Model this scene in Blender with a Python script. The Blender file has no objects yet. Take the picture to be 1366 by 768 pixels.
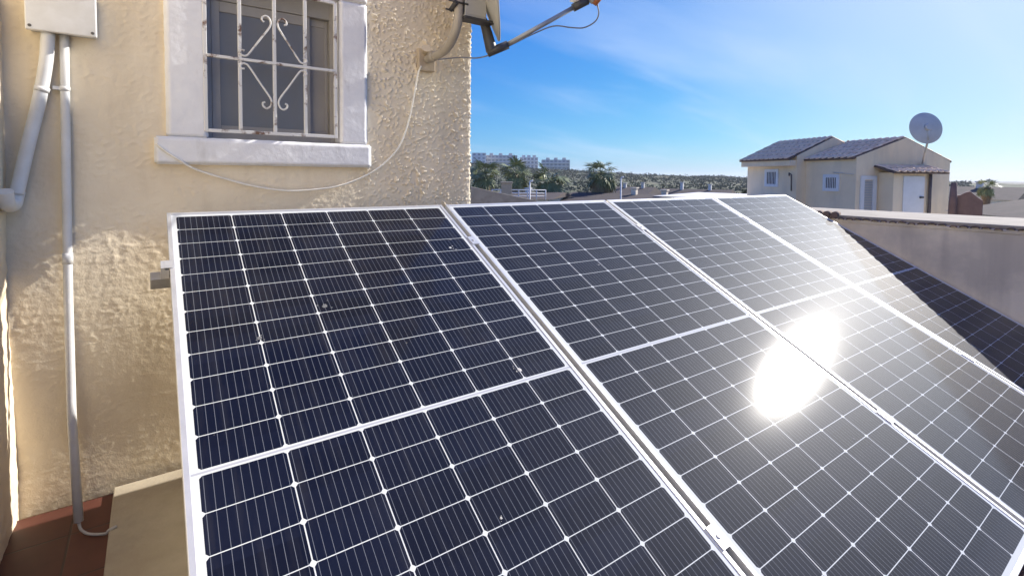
import bpy, bmesh, math, random
import numpy as np
from mathutils import Vector, Matrix, Quaternion
random.seed(7)
S = bpy.context.scene
COL = S.collection
R = math.radians

# ------------------------------------------------------------------ camera
cam = bpy.data.cameras.new('camera'); co = bpy.data.objects.new('camera', cam); COL.objects.link(co)
S.camera = co
F, CX, CY, YAW, PITCH, ROLL = 670.77, 683.0, 263.9, .6227, -.0426, .008
fw = Vector((math.sin(YAW)*math.cos(PITCH), math.cos(YAW)*math.cos(PITCH), math.sin(PITCH)))
rt = Vector((math.cos(YAW), -math.sin(YAW), 0)); up = rt.cross(fw)
r2 = rt*math.cos(ROLL)+up*math.sin(ROLL); u2 = r2.cross(fw)
co.matrix_world = Matrix(((r2.x, u2.x, -fw.x, 0), (r2.y, u2.y, -fw.y, 0), (r2.z, u2.z, -fw.z, 0), (0, 0, 0, 1)))
cam.sensor_width = 36; cam.sensor_fit = 'HORIZONTAL'; cam.lens = F/1366*36
cam.shift_y = -(384-CY)/1366
cam.clip_start = .02; cam.clip_end = 6000

# ------------------------------------------------------------------ world, sun, exposure
SUN = Vector((.858, -.036, .512)).normalized()
sun_el = math.asin(SUN.z); sun_az = math.atan2(SUN.x, SUN.y)
W = bpy.data.worlds.new('World'); S.world = W; W.use_nodes = True
nt = W.node_tree; nt.nodes.clear()
def N(nt, t, **kw):
    n = nt.nodes.new(t)
    for k, v in kw.items(): setattr(n, k, v)
    return n
def mth(nt, op, a, b=None, c=None, clamp=False):
    n = nt.nodes.new('ShaderNodeMath'); n.operation = op; n.use_clamp = clamp
    for i, q in enumerate((a, b, c)):
        if q is None: continue
        if isinstance(q, (int, float)): n.inputs[i].default_value = q
        else: nt.links.new(q, n.inputs[i])
    return n.outputs[0]
out = N(nt, 'ShaderNodeOutputWorld'); bg = N(nt, 'ShaderNodeBackground'); nt.links.new(bg.outputs[0], out.inputs[0])
tc = N(nt, 'ShaderNodeTexCoord'); sp = N(nt, 'ShaderNodeSeparateXYZ'); nt.links.new(tc.outputs['Generated'], sp.inputs[0])
zc = mth(nt, 'MAXIMUM', sp.outputs[2], .004)
cb = N(nt, 'ShaderNodeCombineXYZ'); nt.links.new(sp.outputs[0], cb.inputs[0]); nt.links.new(sp.outputs[1], cb.inputs[1]); nt.links.new(zc, cb.inputs[2])
sky = N(nt, 'ShaderNodeTexSky', sky_type='NISHITA'); sky.sun_disc = False
sky.sun_elevation = sun_el; sky.sun_rotation = sun_az
sky.air_density = 1.0; sky.dust_density = .35; sky.ozone_density = 2.0; sky.altitude = 50
nt.links.new(cb.outputs[0], sky.inputs[0])
# thin streaked cirrus: noise on the sky plane (direction / height)
dz = mth(nt, 'ADD', zc, .16)
px_ = mth(nt, 'DIVIDE', sp.outputs[0], dz); py_ = mth(nt, 'DIVIDE', sp.outputs[1], dz)
cp = N(nt, 'ShaderNodeCombineXYZ'); nt.links.new(px_, cp.inputs[0]); nt.links.new(py_, cp.inputs[1])
mp = N(nt, 'ShaderNodeMapping'); mp.inputs['Rotation'].default_value = (0, 0, R(28)); mp.inputs['Scale'].default_value = (.75, 2.6, 1)
mp.inputs['Location'].default_value = (3.1, 1.7, 0)
nt.links.new(cp.outputs[0], mp.inputs[0])
nz = N(nt, 'ShaderNodeTexNoise'); nz.inputs['Scale'].default_value = .55; nz.inputs['Detail'].default_value = 7; nz.inputs['Roughness'].default_value = .5; nz.inputs['Distortion'].default_value = .5
nt.links.new(mp.outputs[0], nz.inputs[0])
cr = N(nt, 'ShaderNodeMapRange'); cr.interpolation_type = 'SMOOTHSTEP'; cr.inputs[1].default_value = .44; cr.inputs[2].default_value = .86; cr.inputs[3].default_value = 0; cr.inputs[4].default_value = .48
nt.links.new(nz.outputs[0], cr.inputs[0])
mx = N(nt, 'ShaderNodeMix', data_type='RGBA'); nt.links.new(cr.outputs[0], mx.inputs['Factor'])
# the photograph's clear, strongly blue winter sky: a response curve per channel over the Nishita sky
sr = N(nt, 'ShaderNodeSeparateXYZ'); nt.links.new(sky.outputs[0], sr.inputs[0])
cc = N(nt, 'ShaderNodeCombineXYZ')
for ch, (gain, power) in enumerate(((.096, 1.45), (.462, 1.0), (2.45, .40))):
    nt.links.new(mth(nt, 'MULTIPLY', mth(nt, 'POWER', sr.outputs[ch], power), gain), cc.inputs[ch])
# thin high veil, brighter toward the sun
dt = N(nt, 'ShaderNodeVectorMath', operation='DOT_PRODUCT'); nt.links.new(tc.outputs['Generated'], dt.inputs[0]); dt.inputs[1].default_value = SUN
vl = N(nt, 'ShaderNodeMapRange'); vl.interpolation_type = 'SMOOTHSTEP'; vl.inputs[1].default_value = .70; vl.inputs[2].default_value = 1.02; vl.inputs[3].default_value = 0; vl.inputs[4].default_value = .8
nt.links.new(dt.outputs['Value'], vl.inputs[0])
vm = N(nt, 'ShaderNodeMix', data_type='RGBA'); nt.links.new(vl.outputs[0], vm.inputs['Factor']); nt.links.new(cc.outputs[0], vm.inputs[6]); vm.inputs[7].default_value = (4.5, 5.2, 6.5, 1)
nt.links.new(vm.outputs[2], mx.inputs[6]); mx.inputs[7].default_value = (4.6, 5.4, 6.9, 1)
nt.links.new(mx.outputs[2], bg.inputs[0]); bg.inputs[1].default_value = .104

sl = bpy.data.lights.new('sun', 'SUN'); so = bpy.data.objects.new('sun', sl); COL.objects.link(so)
sl.energy = 4.6; sl.angle = R(.53); sl.color = (1, .95, .88)
so.rotation_euler = SUN.to_track_quat('Z', 'Y').to_euler()
S.view_settings.view_transform = 'Standard'; S.view_settings.look = 'None'
S.view_settings.exposure = .72; S.view_settings.gamma = 1; S.view_settings.use_curve_mapping = False
S.render.engine = 'CYCLES'

# ------------------------------------------------------------------ helpers
def tag(o, label=None, cat=None, group=None, kind=None):
    if label: o['label'] = label
    if cat: o['category'] = cat
    if group: o['group'] = group
    if kind: o['kind'] = kind
    return o
def empty(name, loc=(0, 0, 0), rot=(0, 0, 0), label=None, cat=None, group=None):
    o = bpy.data.objects.new(name, None); COL.objects.link(o); o.location = loc; o.rotation_euler = rot
    o.empty_display_size = .1
    return tag(o, label, cat, group)
class MB:
    def __init__(s): s.v = []; s.f = []; s.sm = []
    def add(s, vs, fs, smooth=False):
        b = len(s.v); s.v += [tuple(v) for v in vs]; s.f += [tuple(b+i for i in f) for f in fs]; s.sm += [smooth]*len(fs); return s
    def box(s, a, b, M=None):
        x0, y0, z0 = a; x1, y1, z1 = b
        vs = [Vector(p) for p in ((x0,y0,z0),(x1,y0,z0),(x1,y1,z0),(x0,y1,z0),(x0,y0,z1),(x1,y0,z1),(x1,y1,z1),(x0,y1,z1))]
        if M: vs = [M @ v for v in vs]
        return s.add(vs, [(3,2,1,0),(4,5,6,7),(0,1,5,4),(1,2,6,5),(2,3,7,6),(3,0,4,7)])
    def tube(s, pts, r, n=12, cap=True, smooth=True):
        pts = [Vector(p) for p in pts]; k = len(pts)
        rs = r if isinstance(r, (list, tuple)) else [r]*k
        vs = []; nrm = None
        for i, p in enumerate(pts):
            t = (pts[min(i+1, k-1)]-pts[max(i-1, 0)])
            t = t.normalized() if t.length > 1e-9 else Vector((0, 0, 1))
            if nrm is None:
                a = Vector((0, 0, 1)) if abs(t.z) < .9 else Vector((1, 0, 0)); nrm = (a-t*a.dot(t)).normalized()
            else:
                nrm = nrm-t*nrm.dot(t); nrm = nrm.normalized() if nrm.length > 1e-6 else t.orthogonal().normalized()
            bn = t.cross(nrm)
            for j in range(n):
                a = 2*math.pi*j/n; vs.append(p+(nrm*math.cos(a)+bn*math.sin(a))*rs[i])
        fs = [(i*n+j, i*n+(j+1) % n, (i+1)*n+(j+1) % n, (i+1)*n+j) for i in range(k-1) for j in range(n)]
        s.add(vs, fs, smooth)
        if cap:
            b = len(s.v)-len(vs)
            s.f += [tuple(b+j for j in range(n))[::-1], tuple(b+(k-1)*n+j for j in range(n))]; s.sm += [False, False]
        return s
    def poly(s, front, d):
        """prism: a planar outline swept by vector d"""
        n = len(front); d = Vector(d); f = [Vector(p) for p in front]; bk = [p+d for p in f]
        return s.add(f+bk, [tuple(range(n)), tuple(range(2*n-1, n-1, -1))]+[(i, n+i, n+(i+1) % n, (i+1) % n) for i in range(n)])
    def build(s, name, mat, parent=None, bevel=0, seg=2):
        me = bpy.data.meshes.new(name); me.from_pydata(s.v, [], s.f)
        me.polygons.foreach_set('use_smooth', s.sm)
        bm = bmesh.new(); bm.from_mesh(me); bmesh.ops.recalc_face_normals(bm, faces=bm.faces); bm.to_mesh(me); bm.free()
        me.update(); me.materials.append(mat)
        o = bpy.data.objects.new(name, me); COL.objects.link(o)
        if parent: o.parent = parent
        if bevel:
            m = o.modifiers.new('bevel', 'BEVEL'); m.width = bevel; m.segments = seg; m.limit_method = 'ANGLE'; m.angle_limit = R(40)
        return o
def catmull(pts, k=8):
    pts = [Vector(p) for p in pts]; out = []
    q = [pts[0]*2-pts[1]]+pts+[pts[-1]*2-pts[-2]]
    for i in range(1, len(q)-2):
        a, b, c, d = q[i-1:i+3]
        for j in range(k):
            t = j/k
            out.append(.5*((2*b)+(c-a)*t+(2*a-5*b+4*c-d)*t*t+(3*b-a-3*c+d)*t**3))
    return out+[pts[-1]]
def copy_tree(o, parent=None):
    c = o.copy(); COL.objects.link(c); c.parent = parent
    for ch in [x for x in COL.objects if x.parent == o]: copy_tree(ch, c)
    return c

def mat(name, base, rough=.7, metal=0, var=None, vscale=8, bump=0, bscale=60, bdist=.003, spec=.5, coord='Object', detail=6, vlo=.35, vhi=.65):
    m = bpy.data.materials.new(name); m.use_nodes = True; nt = m.node_tree; p = nt.nodes['Principled BSDF']
    p.inputs['Base Color'].default_value = (*base, 1); p.inputs['Roughness'].default_value = rough; p.inputs['Metallic'].default_value = metal
    p.inputs['Specular IOR Level'].default_value = spec
    tc = N(nt, 'ShaderNodeTexCoord')
    if var:
        n = N(nt, 'ShaderNodeTexNoise'); n.inputs['Scale'].default_value = vscale; n.inputs['Detail'].default_value = detail; n.inputs['Roughness'].default_value = .62
        nt.links.new(tc.outputs[coord], n.inputs[0])
        r = N(nt, 'ShaderNodeMapRange'); r.inputs[1].default_value = vlo; r.inputs[2].default_value = vhi; nt.links.new(n.outputs[0], r.inputs[0])
        mx = N(nt, 'ShaderNodeMix', data_type='RGBA'); mx.inputs[6].default_value = (*base, 1); mx.inputs[7].default_value = (*var, 1)
        nt.links.new(r.outputs[0], mx.inputs['Factor']); nt.links.new(mx.outputs[2], p.inputs['Base Color'])
    if bump:
        n = N(nt, 'ShaderNodeTexNoise'); n.inputs['Scale'].default_value = bscale; n.inputs['Detail'].default_value = 5
        nt.links.new(tc.outputs[coord], n.inputs[0])
        b = N(nt, 'ShaderNodeBump'); b.inputs['Strength'].default_value = bump; b.inputs['Distance'].default_value = bdist
        nt.links.new(n.outputs[0], b.inputs['Height']); nt.links.new(b.outputs[0], p.inputs['Normal'])
    return m

# vectorised gradient noise
_rng = np.random.default_rng(3)
_perm = _rng.permutation(4096); _ang = _rng.uniform(0, 2*np.pi, 4096); _gx = np.cos(_ang); _gy = np.sin(_ang)
def pn(x, y, seed=0):
    xi = np.floor(x).astype(np.int64); yi = np.floor(y).astype(np.int64); xf = x-xi; yf = y-yi
    def g(ix, iy, fx, fy):
        h = _perm[(_perm[(ix+seed*57) & 4095]+iy) & 4095]; return _gx[h]*fx+_gy[h]*fy
    u = xf**3*(xf*(xf*6-15)+10); v = yf**3*(yf*(yf*6-15)+10)
    a = g(xi, yi, xf, yf); b = g(xi+1, yi, xf-1, yf); c = g(xi, yi+1, xf, yf-1); d = g(xi+1, yi+1, xf-1, yf-1)
    return (a+(b-a)*u)*(1-v)+(c+(d-c)*u)*v
def fbm(x, y, o=4, seed=0):
    s = 0*x; a = 1; 
    for i in range(o): s = s+a*pn(x*2**i, y*2**i, seed+i*7); a *= .5
    return s
def sst(x, a, b):
    t = np.clip((x-a)/(b-a), 0, 1); return t*t*(3-2*t)
def grid_mesh(name, P, mask, mat, parent=None, smooth=True):
    """P (n,m,3) grid, mask (n-1,m-1) keeps quads"""
    n, m = P.shape[:2]
    idx = np.arange(n*m).reshape(n, m)
    q = np.stack([idx[:-1, :-1], idx[1:, :-1], idx[1:, 1:], idx[:-1, 1:]], -1)[mask]
    me = bpy.data.meshes.new(name)
    used = np.zeros(n*m, bool); used[q.ravel()] = True; mp = np.cumsum(used)-1
    V = P.reshape(-1, 3)[used]; q = mp[q]
    me.vertices.add(len(V)); me.vertices.foreach_set('co', V.astype(np.float32).ravel())
    me.loops.add(q.size); me.loops.foreach_set('vertex_index', q.astype(np.int32).ravel())
    me.polygons.add(len(q)); me.polygons.foreach_set('loop_start', np.arange(0, q.size, 4, dtype=np.int32))
    me.polygons.foreach_set('use_smooth', np.full(len(q), smooth)); me.update(calc_edges=True); me.validate()
    me.materials.append(mat); o = bpy.data.objects.new(name, me); COL.objects.link(o)
    if parent: o.parent = parent
    return o

# ------------------------------------------------------------------ materials
M = {}
M['stucco'] = mat('stucco', (.85, .745, .565), .95, var=(.78, .665, .49), vscale=3.2, bump=.6, bscale=170, bdist=.0016, spec=.05)
M['white_paint'] = mat('white_paint', (.84, .84, .84), .6, var=(.77, .77, .78), vscale=11, bump=.55, bscale=42, bdist=.004, spec=.3)
M['pvc'] = mat('pvc', (.76, .76, .75), .38, var=(.66, .65, .62), vscale=9)
M['pvc_grey'] = mat('pvc_grey', (.50, .49, .47), .45, var=(.42, .41, .39), vscale=9)
M['screw'] = mat('screw', (.12, .11, .10), .5, .6)
M['grille'] = mat('grille', (.72, .71, .68), .5, var=(.16, .085, .05), vscale=17, vlo=.555, vhi=.66, bump=.3, bscale=90, bdist=.001)
M['win_frame'] = mat('win_frame', (.36, .34, .31), .45, var=(.31, .29, .265), vscale=5)
M['shutter'] = mat('shutter', (.33, .31, .28), .6, var=(.29, .27, .245), vscale=4)
M['pane'] = mat('pane', (.165, .17, .18), .32, var=(.19, .193, .20), vscale=3)
M['alu'] = mat('alu', (.64, .645, .66), .40, .55, var=(.56, .565, .58), vscale=14)
M['alu_dull'] = mat('alu_dull', (.42, .42, .42), .45, .7, var=(.34, .34, .34), vscale=20)
M['tile_floor'] = None
M['concrete'] = mat('concrete', (.50, .44, .33), .9, var=(.40, .34, .25), vscale=5, bump=.4, bscale=90, bdist=.002)
M['mast'] = mat('mast', (.42, .38, .32), .5, .1, var=(.36, .32, .26), vscale=12)
M['plate'] = mat('plate', (.52, .43, .31), .8, var=(.44, .36, .26), vscale=20, bump=.4, bscale=120, bdist=.002)
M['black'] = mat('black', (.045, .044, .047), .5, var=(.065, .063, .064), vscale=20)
M['dish'] = mat('dish', (.50, .49, .45), .5, var=(.44, .43, .39), vscale=6)
M['arm'] = mat('arm', (.36, .37, .39), .42, .4, var=(.29, .30, .32), vscale=20)
M['lnb_orange'] = mat('lnb_orange', (.42, .15, .05), .5, var=(.34, .12, .05), vscale=25)
M['cable'] = mat('cable', (.86, .82, .72), .5, var=(.76, .72, .62), vscale=30)
M['cable_grey'] = mat('cable_grey', (.16, .17, .20), .5, var=(.22, .23, .26), vscale=30)
M['render_wall'] = mat('render_wall', (.84, .74, .60), .9, var=(.74, .65, .52), vscale=2.2, bump=.35, bscale=45, bdist=.004)
M['roof_deck'] = mat('roof_deck', (.40, .35, .285), .9, var=(.32, .28, .225), vscale=2.5, bump=.3, bscale=40, bdist=.003)
M['coping'] = mat('coping', (.24, .16, .12), .85, var=(.13, .095, .08), vscale=9, bump=.4, bscale=60, bdist=.004)
M['house_wall'] = mat('house_wall', (.90, .73, .51), .9, var=(.83, .66, .45), vscale=1.1, bump=.25, bscale=20, bdist=.006)
M['house_white'] = mat('house_white', (.78, .77, .76), .7, var=(.71, .70, .69), vscale=3)
M['dark_glass'] = mat('dark_glass', (.03, .033, .045), .12, var=(.045, .05, .065), vscale=4)
M['roof_tile'] = mat('roof_tile', (.95, .72, .52), .85, var=(.78, .52, .36), vscale=5, bump=.3, bscale=30, bdist=.01)
M['grey_door'] = mat('grey_door', (.42, .43, .45), .6, var=(.36, .37, .39), vscale=3)
M['downpipe'] = mat('downpipe', (.14, .10, .085), .6, var=(.10, .075, .065), vscale=8)
M['far_dish'] = mat('far_dish', (.72, .66, .59), .6, var=(.63, .57, .51), vscale=3)
M['roof_pan_shade'] = mat('roof_pan_shade', (.17, .11, .085), .9, var=(.11, .075, .06), vscale=6)  # dark brown that paints in the shade between the barrel tiles
M['brick'] = mat('brick', (.19, .125, .11), .9, var=(.14, .09, .082), vscale=6, bump=.4, bscale=30, bdist=.01)
M['flat_white'] = mat('flat_white', (.84, .82, .78), .8, var=(.64, .62, .59), vscale=.3)
M['flat_grey'] = mat('flat_grey', (.60, .57, .54), .8, var=(.54, .51, .49), vscale=.3)
M['far_window'] = mat('far_window', (.24, .25, .27), .3, var=(.32, .33, .35), vscale=.4)
M['dark_roof'] = mat('dark_roof', (.085, .062, .058), .95, var=(.055, .043, .042), vscale=2.2, bump=.3, bscale=12, bdist=.02)
M['trunk'] = mat('trunk', (.17, .125, .09), .95, var=(.10, .075, .055), vscale=9, bump=.6, bscale=25, bdist=.03)
M['frond'] = mat('frond', (.25, .28, .13), .5, var=(.15, .18, .075), vscale=2.5)
M['dead'] = mat('dead', (.40, .31, .20), .9, var=(.19, .14, .085), vscale=3)
M['leaf'] = mat('leaf', (.052, .070, .028), .9, var=(.032, .046, .018), vscale=1.6)

def add_stain(m, col, amt, sc, lo=.50, hi=.72):
    """rain streaks: noise stretched along z, mixed over the base colour"""
    nt = m.node_tree; p = nt.nodes['Principled BSDF']; src = p.inputs['Base Color'].links[0].from_socket
    tc = N(nt, 'ShaderNodeTexCoord'); mp = N(nt, 'ShaderNodeMapping'); mp.inputs['Scale'].default_value = sc; nt.links.new(tc.outputs['Object'], mp.inputs[0])
    n = N(nt, 'ShaderNodeTexNoise'); n.inputs['Scale'].default_value = 1; n.inputs['Detail'].default_value = 8; n.inputs['Roughness'].default_value = .6; nt.links.new(mp.outputs[0], n.inputs[0])
    q = N(nt, 'ShaderNodeMapRange'); q.inputs[1].default_value = lo; q.inputs[2].default_value = hi; q.inputs[3].default_value = 0; q.inputs[4].default_value = amt; nt.links.new(n.outputs[0], q.inputs[0])
    x = N(nt, 'ShaderNodeMix', data_type='RGBA'); nt.links.new(q.outputs[0], x.inputs['Factor']); nt.links.new(src, x.inputs[6]); x.inputs[7].default_value = (*col, 1)
    nt.links.new(x.outputs[2], p.inputs['Base Color'])
add_stain(M['stucco'], (.50, .40, .27), .40, (5, 5, 1.1))
add_stain(M['render_wall'], (.44, .39, .33), .5, (6, 6, .9))
add_stain(M['render_wall'], (.42, .38, .33), .5, (1.2, 1.2, 1.4), .48, .6)
add_stain(M['white_paint'], (.52, .50, .47), .45, (16, 16, 5), .56, .72)
add_stain(M['house_wall'], (.55, .46, .36), .45, (1.4, 1.4, .3))
add_stain(M['roof_deck'], (.20, .17, .14), .6, (3, 3, 3))
add_stain(M['concrete'], (.30, .26, .20), .6, (4, 4, 4))
def hill_mat():
    m = mat('scrub_hill', (.06, .075, .03), .95, var=(.12, .105, .055), vscale=.05, coord='Object', detail=9, vlo=.42, vhi=.66, bump=1, bscale=.12, bdist=3)
    return m
M['hill'] = hill_mat()
M['ground'] = mat('ground', (.20, .16, .11), .95, var=(.12, .12, .07), vscale=.06, detail=9)

def floor_mat():
    m = bpy.data.materials.new('terracotta_floor'); m.use_nodes = True; nt = m.node_tree; p = nt.nodes['Principled BSDF']
    tc = N(nt, 'ShaderNodeTexCoord'); b = N(nt, 'ShaderNodeTexBrick'); b.offset = 0; b.squash = 1
    b.inputs['Scale'].default_value = 1; b.inputs['Brick Width'].default_value = .245; b.inputs['Row Height'].default_value = .245
    b.inputs['Mortar Size'].default_value = .004; b.inputs['Mortar Smooth'].default_value = .3
    b.inputs['Color1'].default_value = (.17, .055, .035, 1); b.inputs['Color2'].default_value = (.13, .042, .028, 1); b.inputs['Mortar'].default_value = (.085, .045, .033, 1)
    nt.links.new(tc.outputs['Object'], b.inputs[0])
    n = N(nt, 'ShaderNodeTexNoise'); n.inputs['Scale'].default_value = 9; n.inputs['Detail'].default_value = 6; nt.links.new(tc.outputs['Object'], n.inputs[0])
    mx = N(nt, 'ShaderNodeMix', data_type='RGBA', blend_type='MULTIPLY'); mx.inputs['Factor'].default_value = .55
    nt.links.new(b.outputs[0], mx.inputs[6]); nt.links.new(n.outputs[0], mx.inputs[7]); nt.links.new(mx.outputs[2], p.inputs['Base Color'])
    p.inputs['Roughness'].default_value = .55
    bp = N(nt, 'ShaderNodeBump'); bp.inputs['Strength'].default_value = .5; bp.inputs['Distance'].default_value = .003; bp.invert = True
    nt.links.new(b.outputs['Fac'], bp.inputs['Height']); nt.links.new(bp.outputs[0], p.inputs['Normal'])
    return m
M['tile_floor'] = floor_mat()

# solar glass: 6 x 24 half-cut cells, white grid, busbars; object coordinates are metres on the panel
PW, PH, GAP = 1.134, 2.205, .022
MU, MV, MID = .027, .027, .013           # margins to the first cell, width of the centre strip
def solar_mat():
    m = bpy.data.materials.new('solar_glass'); m.use_nodes = True; nt = m.node_tree; p = nt.nodes['Principled BSDF']
    L = nt.links.new
    tc = N(nt, 'ShaderNodeTexCoord'); sp = N(nt, 'ShaderNodeSeparateXYZ'); L(tc.outputs['Object'], sp.inputs[0])
    u, v = sp.outputs[0], sp.outputs[1]
    pu = (PW-2*MU)/6; pv = (PH/2-MV-MID/2)/12
    uu = mth(nt, 'DIVIDE', mth(nt, 'SUBTRACT', u, MU), pu)
    fu = mth(nt, 'FRACT', uu); du = mth(nt, 'MULTIPLY', mth(nt, 'MINIMUM', fu, mth(nt, 'SUBTRACT', 1, fu)), pu)
    va = mth(nt, 'ABSOLUTE', mth(nt, 'SUBTRACT', v, PH/2)); vm = mth(nt, 'SUBTRACT', va, MID/2)
    vv = mth(nt, 'DIVIDE', vm, pv); fv = mth(nt, 'FRACT', vv); dv = mth(nt, 'MULTIPLY', mth(nt, 'MINIMUM', fv, mth(nt, 'SUBTRACT', 1, fv)), pv)
    lt = lambda a, b: mth(nt, 'LESS_THAN', a, b)
    w = mth(nt, 'MAXIMUM', lt(du, .0014), lt(dv, .00105))
    w = mth(nt, 'MAXIMUM', w, lt(mth(nt, 'ADD', du, dv), .0085))
    w = mth(nt, 'MAXIMUM', w, lt(vm, 0))
    w = mth(nt, 'MAXIMUM', w, lt(u, MU)); w = mth(nt, 'MAXIMUM', w, mth(nt, 'GREATER_THAN', u, PW-MU))
    w = mth(nt, 'MAXIMUM', w, mth(nt, 'GREATER_THAN', va, PH/2-MV))
    strip = lt(va, .0026)
    fb = mth(nt, 'FRACT', mth(nt, 'MULTIPLY', fu, 10)); db = mth(nt, 'MULTIPLY', mth(nt, 'ABSOLUTE', mth(nt, 'SUBTRACT', fb, .5)), pu/10)
    bus = mth(nt, 'MULTIPLY', lt(db, .00055), mth(nt, 'SUBTRACT', 1, w))
    # faint per-cell tone
    ci = N(nt, 'ShaderNodeCombineXYZ'); L(mth(nt, 'FLOOR', uu), ci.inputs[0]); L(mth(nt, 'FLOOR', mth(nt, 'DIVIDE', v, pv)), ci.inputs[1])
    oi = N(nt, 'ShaderNodeObjectInfo'); L(oi.outputs['Random'], ci.inputs[2])
    wn = N(nt, 'ShaderNodeTexWhiteNoise'); L(ci.outputs[0], wn.inputs[0])
    cell = N(nt, 'ShaderNodeMix', data_type='RGBA'); cell.inputs[6].default_value = (.0036, .0050, .0135, 1); cell.inputs[7].default_value = (.0058, .0080, .0205, 1); L(wn.outputs[0], cell.inputs['Factor'])
    c1 = N(nt, 'ShaderNodeMix', data_type='RGBA'); L(bus, c1.inputs['Factor']); L(cell.outputs[2], c1.inputs[6]); c1.inputs[7].default_value = (.13, .14, .17, 1)
    c2 = N(nt, 'ShaderNodeMix', data_type='RGBA'); L(w, c2.inputs['Factor']); L(c1.outputs[2], c2.inputs[6]); c2.inputs[7].default_value = (.56, .58, .59, 1)
    c3 = N(nt, 'ShaderNodeMix', data_type='RGBA'); L(strip, c3.inputs['Factor']); L(c2.outputs[2], c3.inputs[6]); c3.inputs[7].default_value = (.36, .37, .42, 1)
    # dust film
    n1 = N(nt, 'ShaderNodeTexNoise'); n1.inputs['Scale'].default_value = 3.5; n1.inputs['Detail'].default_value = 8; n1.inputs['Roughness'].default_value = .65; L(tc.outputs['Object'], n1.inputs[0])
    dr = N(nt, 'ShaderNodeMapRange'); dr.inputs[1].default_value = .3; dr.inputs[2].default_value = .75; dr.inputs[3].default_value = .0; dr.inputs[4].default_value = .010; L(n1.outputs[0], dr.inputs[0])
    c4 = N(nt, 'ShaderNodeMix', data_type='RGBA'); L(dr.outputs[0], c4.inputs['Factor']); L(c3.outputs[2], c4.inputs[6]); c4.inputs[7].default_value = (.5, .47, .42, 1)
    # rain runs down the slope and dried specks
    mp = N(nt, 'ShaderNodeMapping'); mp.inputs['Scale'].default_value = (38, 3.2, 1); L(tc.outputs['Object'], mp.inputs[0])
    n3 = N(nt, 'ShaderNodeTexNoise'); n3.inputs['Scale'].default_value = 1; n3.inputs['Detail'].default_value = 6; L(mp.outputs[0], n3.inputs[0])
    rr = N(nt, 'ShaderNodeMapRange'); rr.inputs[1].default_value = .52; rr.inputs[2].default_value = .78; rr.inputs[3].default_value = 0; rr.inputs[4].default_value = .022; L(n3.outputs[0], rr.inputs[0])
    vo = N(nt, 'ShaderNodeTexVoronoi'); vo.inputs['Scale'].default_value = 13; L(tc.outputs['Object'], vo.inputs[0])
    vs_ = N(nt, 'ShaderNodeSeparateColor'); L(vo.outputs['Color'], vs_.inputs[0])
    sz = mth(nt, 'MULTIPLY', mth(nt, 'POWER', vs_.outputs[0], 5), .036)
    sk = mth(nt, 'MULTIPLY', lt(vo.outputs['Distance'], sz), .30)
    edge = N(nt, 'ShaderNodeMapRange'); edge.inputs[1].default_value = .012; edge.inputs[2].default_value = .10; edge.inputs[3].default_value = .045; edge.inputs[4].default_value = 0; L(v, edge.inputs[0])
    dd = mth(nt, 'MAXIMUM', mth(nt, 'MAXIMUM', rr.outputs[0], sk), edge.outputs[0])
    c5 = N(nt, 'ShaderNodeMix', data_type='RGBA'); L(dd, c5.inputs['Factor']); L(c4.outputs[2], c5.inputs[6]); c5.inputs[7].default_value = (.5, .47, .42, 1)
    L(c5.outputs[2], p.inputs['Base Color'])
    p.inputs['Roughness'].default_value = .50; p.inputs['Specular IOR Level'].default_value = .036; p.inputs['Specular Tint'].default_value = (.74, .82, 1, 1)
    p.inputs['Coat Weight'].default_value = 1; p.inputs['Coat Roughness'].default_value = .086; p.inputs['Coat IOR'].default_value = 1.22
    n2 = N(nt, 'ShaderNodeTexNoise'); n2.inputs['Scale'].default_value = 420; n2.inputs['Detail'].default_value = 2; L(tc.outputs['Object'], n2.inputs[0])
    bp = N(nt, 'ShaderNodeBump'); bp.inputs['Strength'].default_value = .03; bp.inputs['Distance'].default_value = .0005
    L(n2.outputs[0], bp.inputs['Height']); L(bp.outputs[0], p.inputs['Coat Normal'])
    return m
M['solar'] = solar_mat()
M['splat'] = mat('splat', (.62, .61, .58), .8, var=(.40, .39, .37), vscale=90)
M['dirt'] = mat('dirt', (.10, .105, .115), .8, var=(.16, .16, .165), vscale=120)
M['backsheet'] = mat('backsheet', (.72, .72, .70), .6, var=(.66, .66, .64), vscale=6)

# ------------------------------------------------------------------ ground, hills
FLOOR = -1.22; GROUND = -4.6
def disc(name, z, r, m, n=96):
    b = MB(); b.add([(0, 0, z)]+[(r*math.cos(2*math.pi*i/n), r*math.sin(2*math.pi*i/n), z) for i in range(n)], [(0, i+1, (i+1) % n+1) for i in range(n)])
    return b.build(name, m)
tag(disc('ground', GROUND, 2600, M['ground']), kind='structure')
# ridge in polar grid: azimuth a measured from +y toward +x
na, nr = 420, 110
A = np.radians(np.linspace(-40, 120, na)); RR = np.linspace(85, 620, nr)
ag, rg = np.meshgrid(A, RR, indexing='ij')
ridge = np.interp(np.degrees(A), [-40, 10, 28, 31, 36, 40, 43, 47, 50, 54, 58, 61, 66, 74, 80, 90, 120], [16, 14, 9, 8.2, 6.4, 4.6, 3.4, 1.9, .9, .1, -.7, -1.5, -2.1, -2.6, -3, -3.8, -4.6])
shape = (.35*sst(rg, 85, 260)+.65*sst(rg, 200, 415))*(1-.6*sst(rg, 440, 620))
z = GROUND-.4+(ridge[:, None]-GROUND+.6)*shape
X = rg*np.sin(ag); Y = rg*np.cos(ag)
z = z+shape*(fbm(X/38, Y/38, 4, 1)*1.5+np.abs(fbm(X/9, Y/9, 3, 5))*1.2)
hills = grid_mesh('hills', np.stack([X, Y, z], -1), np.ones((na-1, nr-1), bool), M['hill']); tag(hills, kind='structure')

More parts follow.
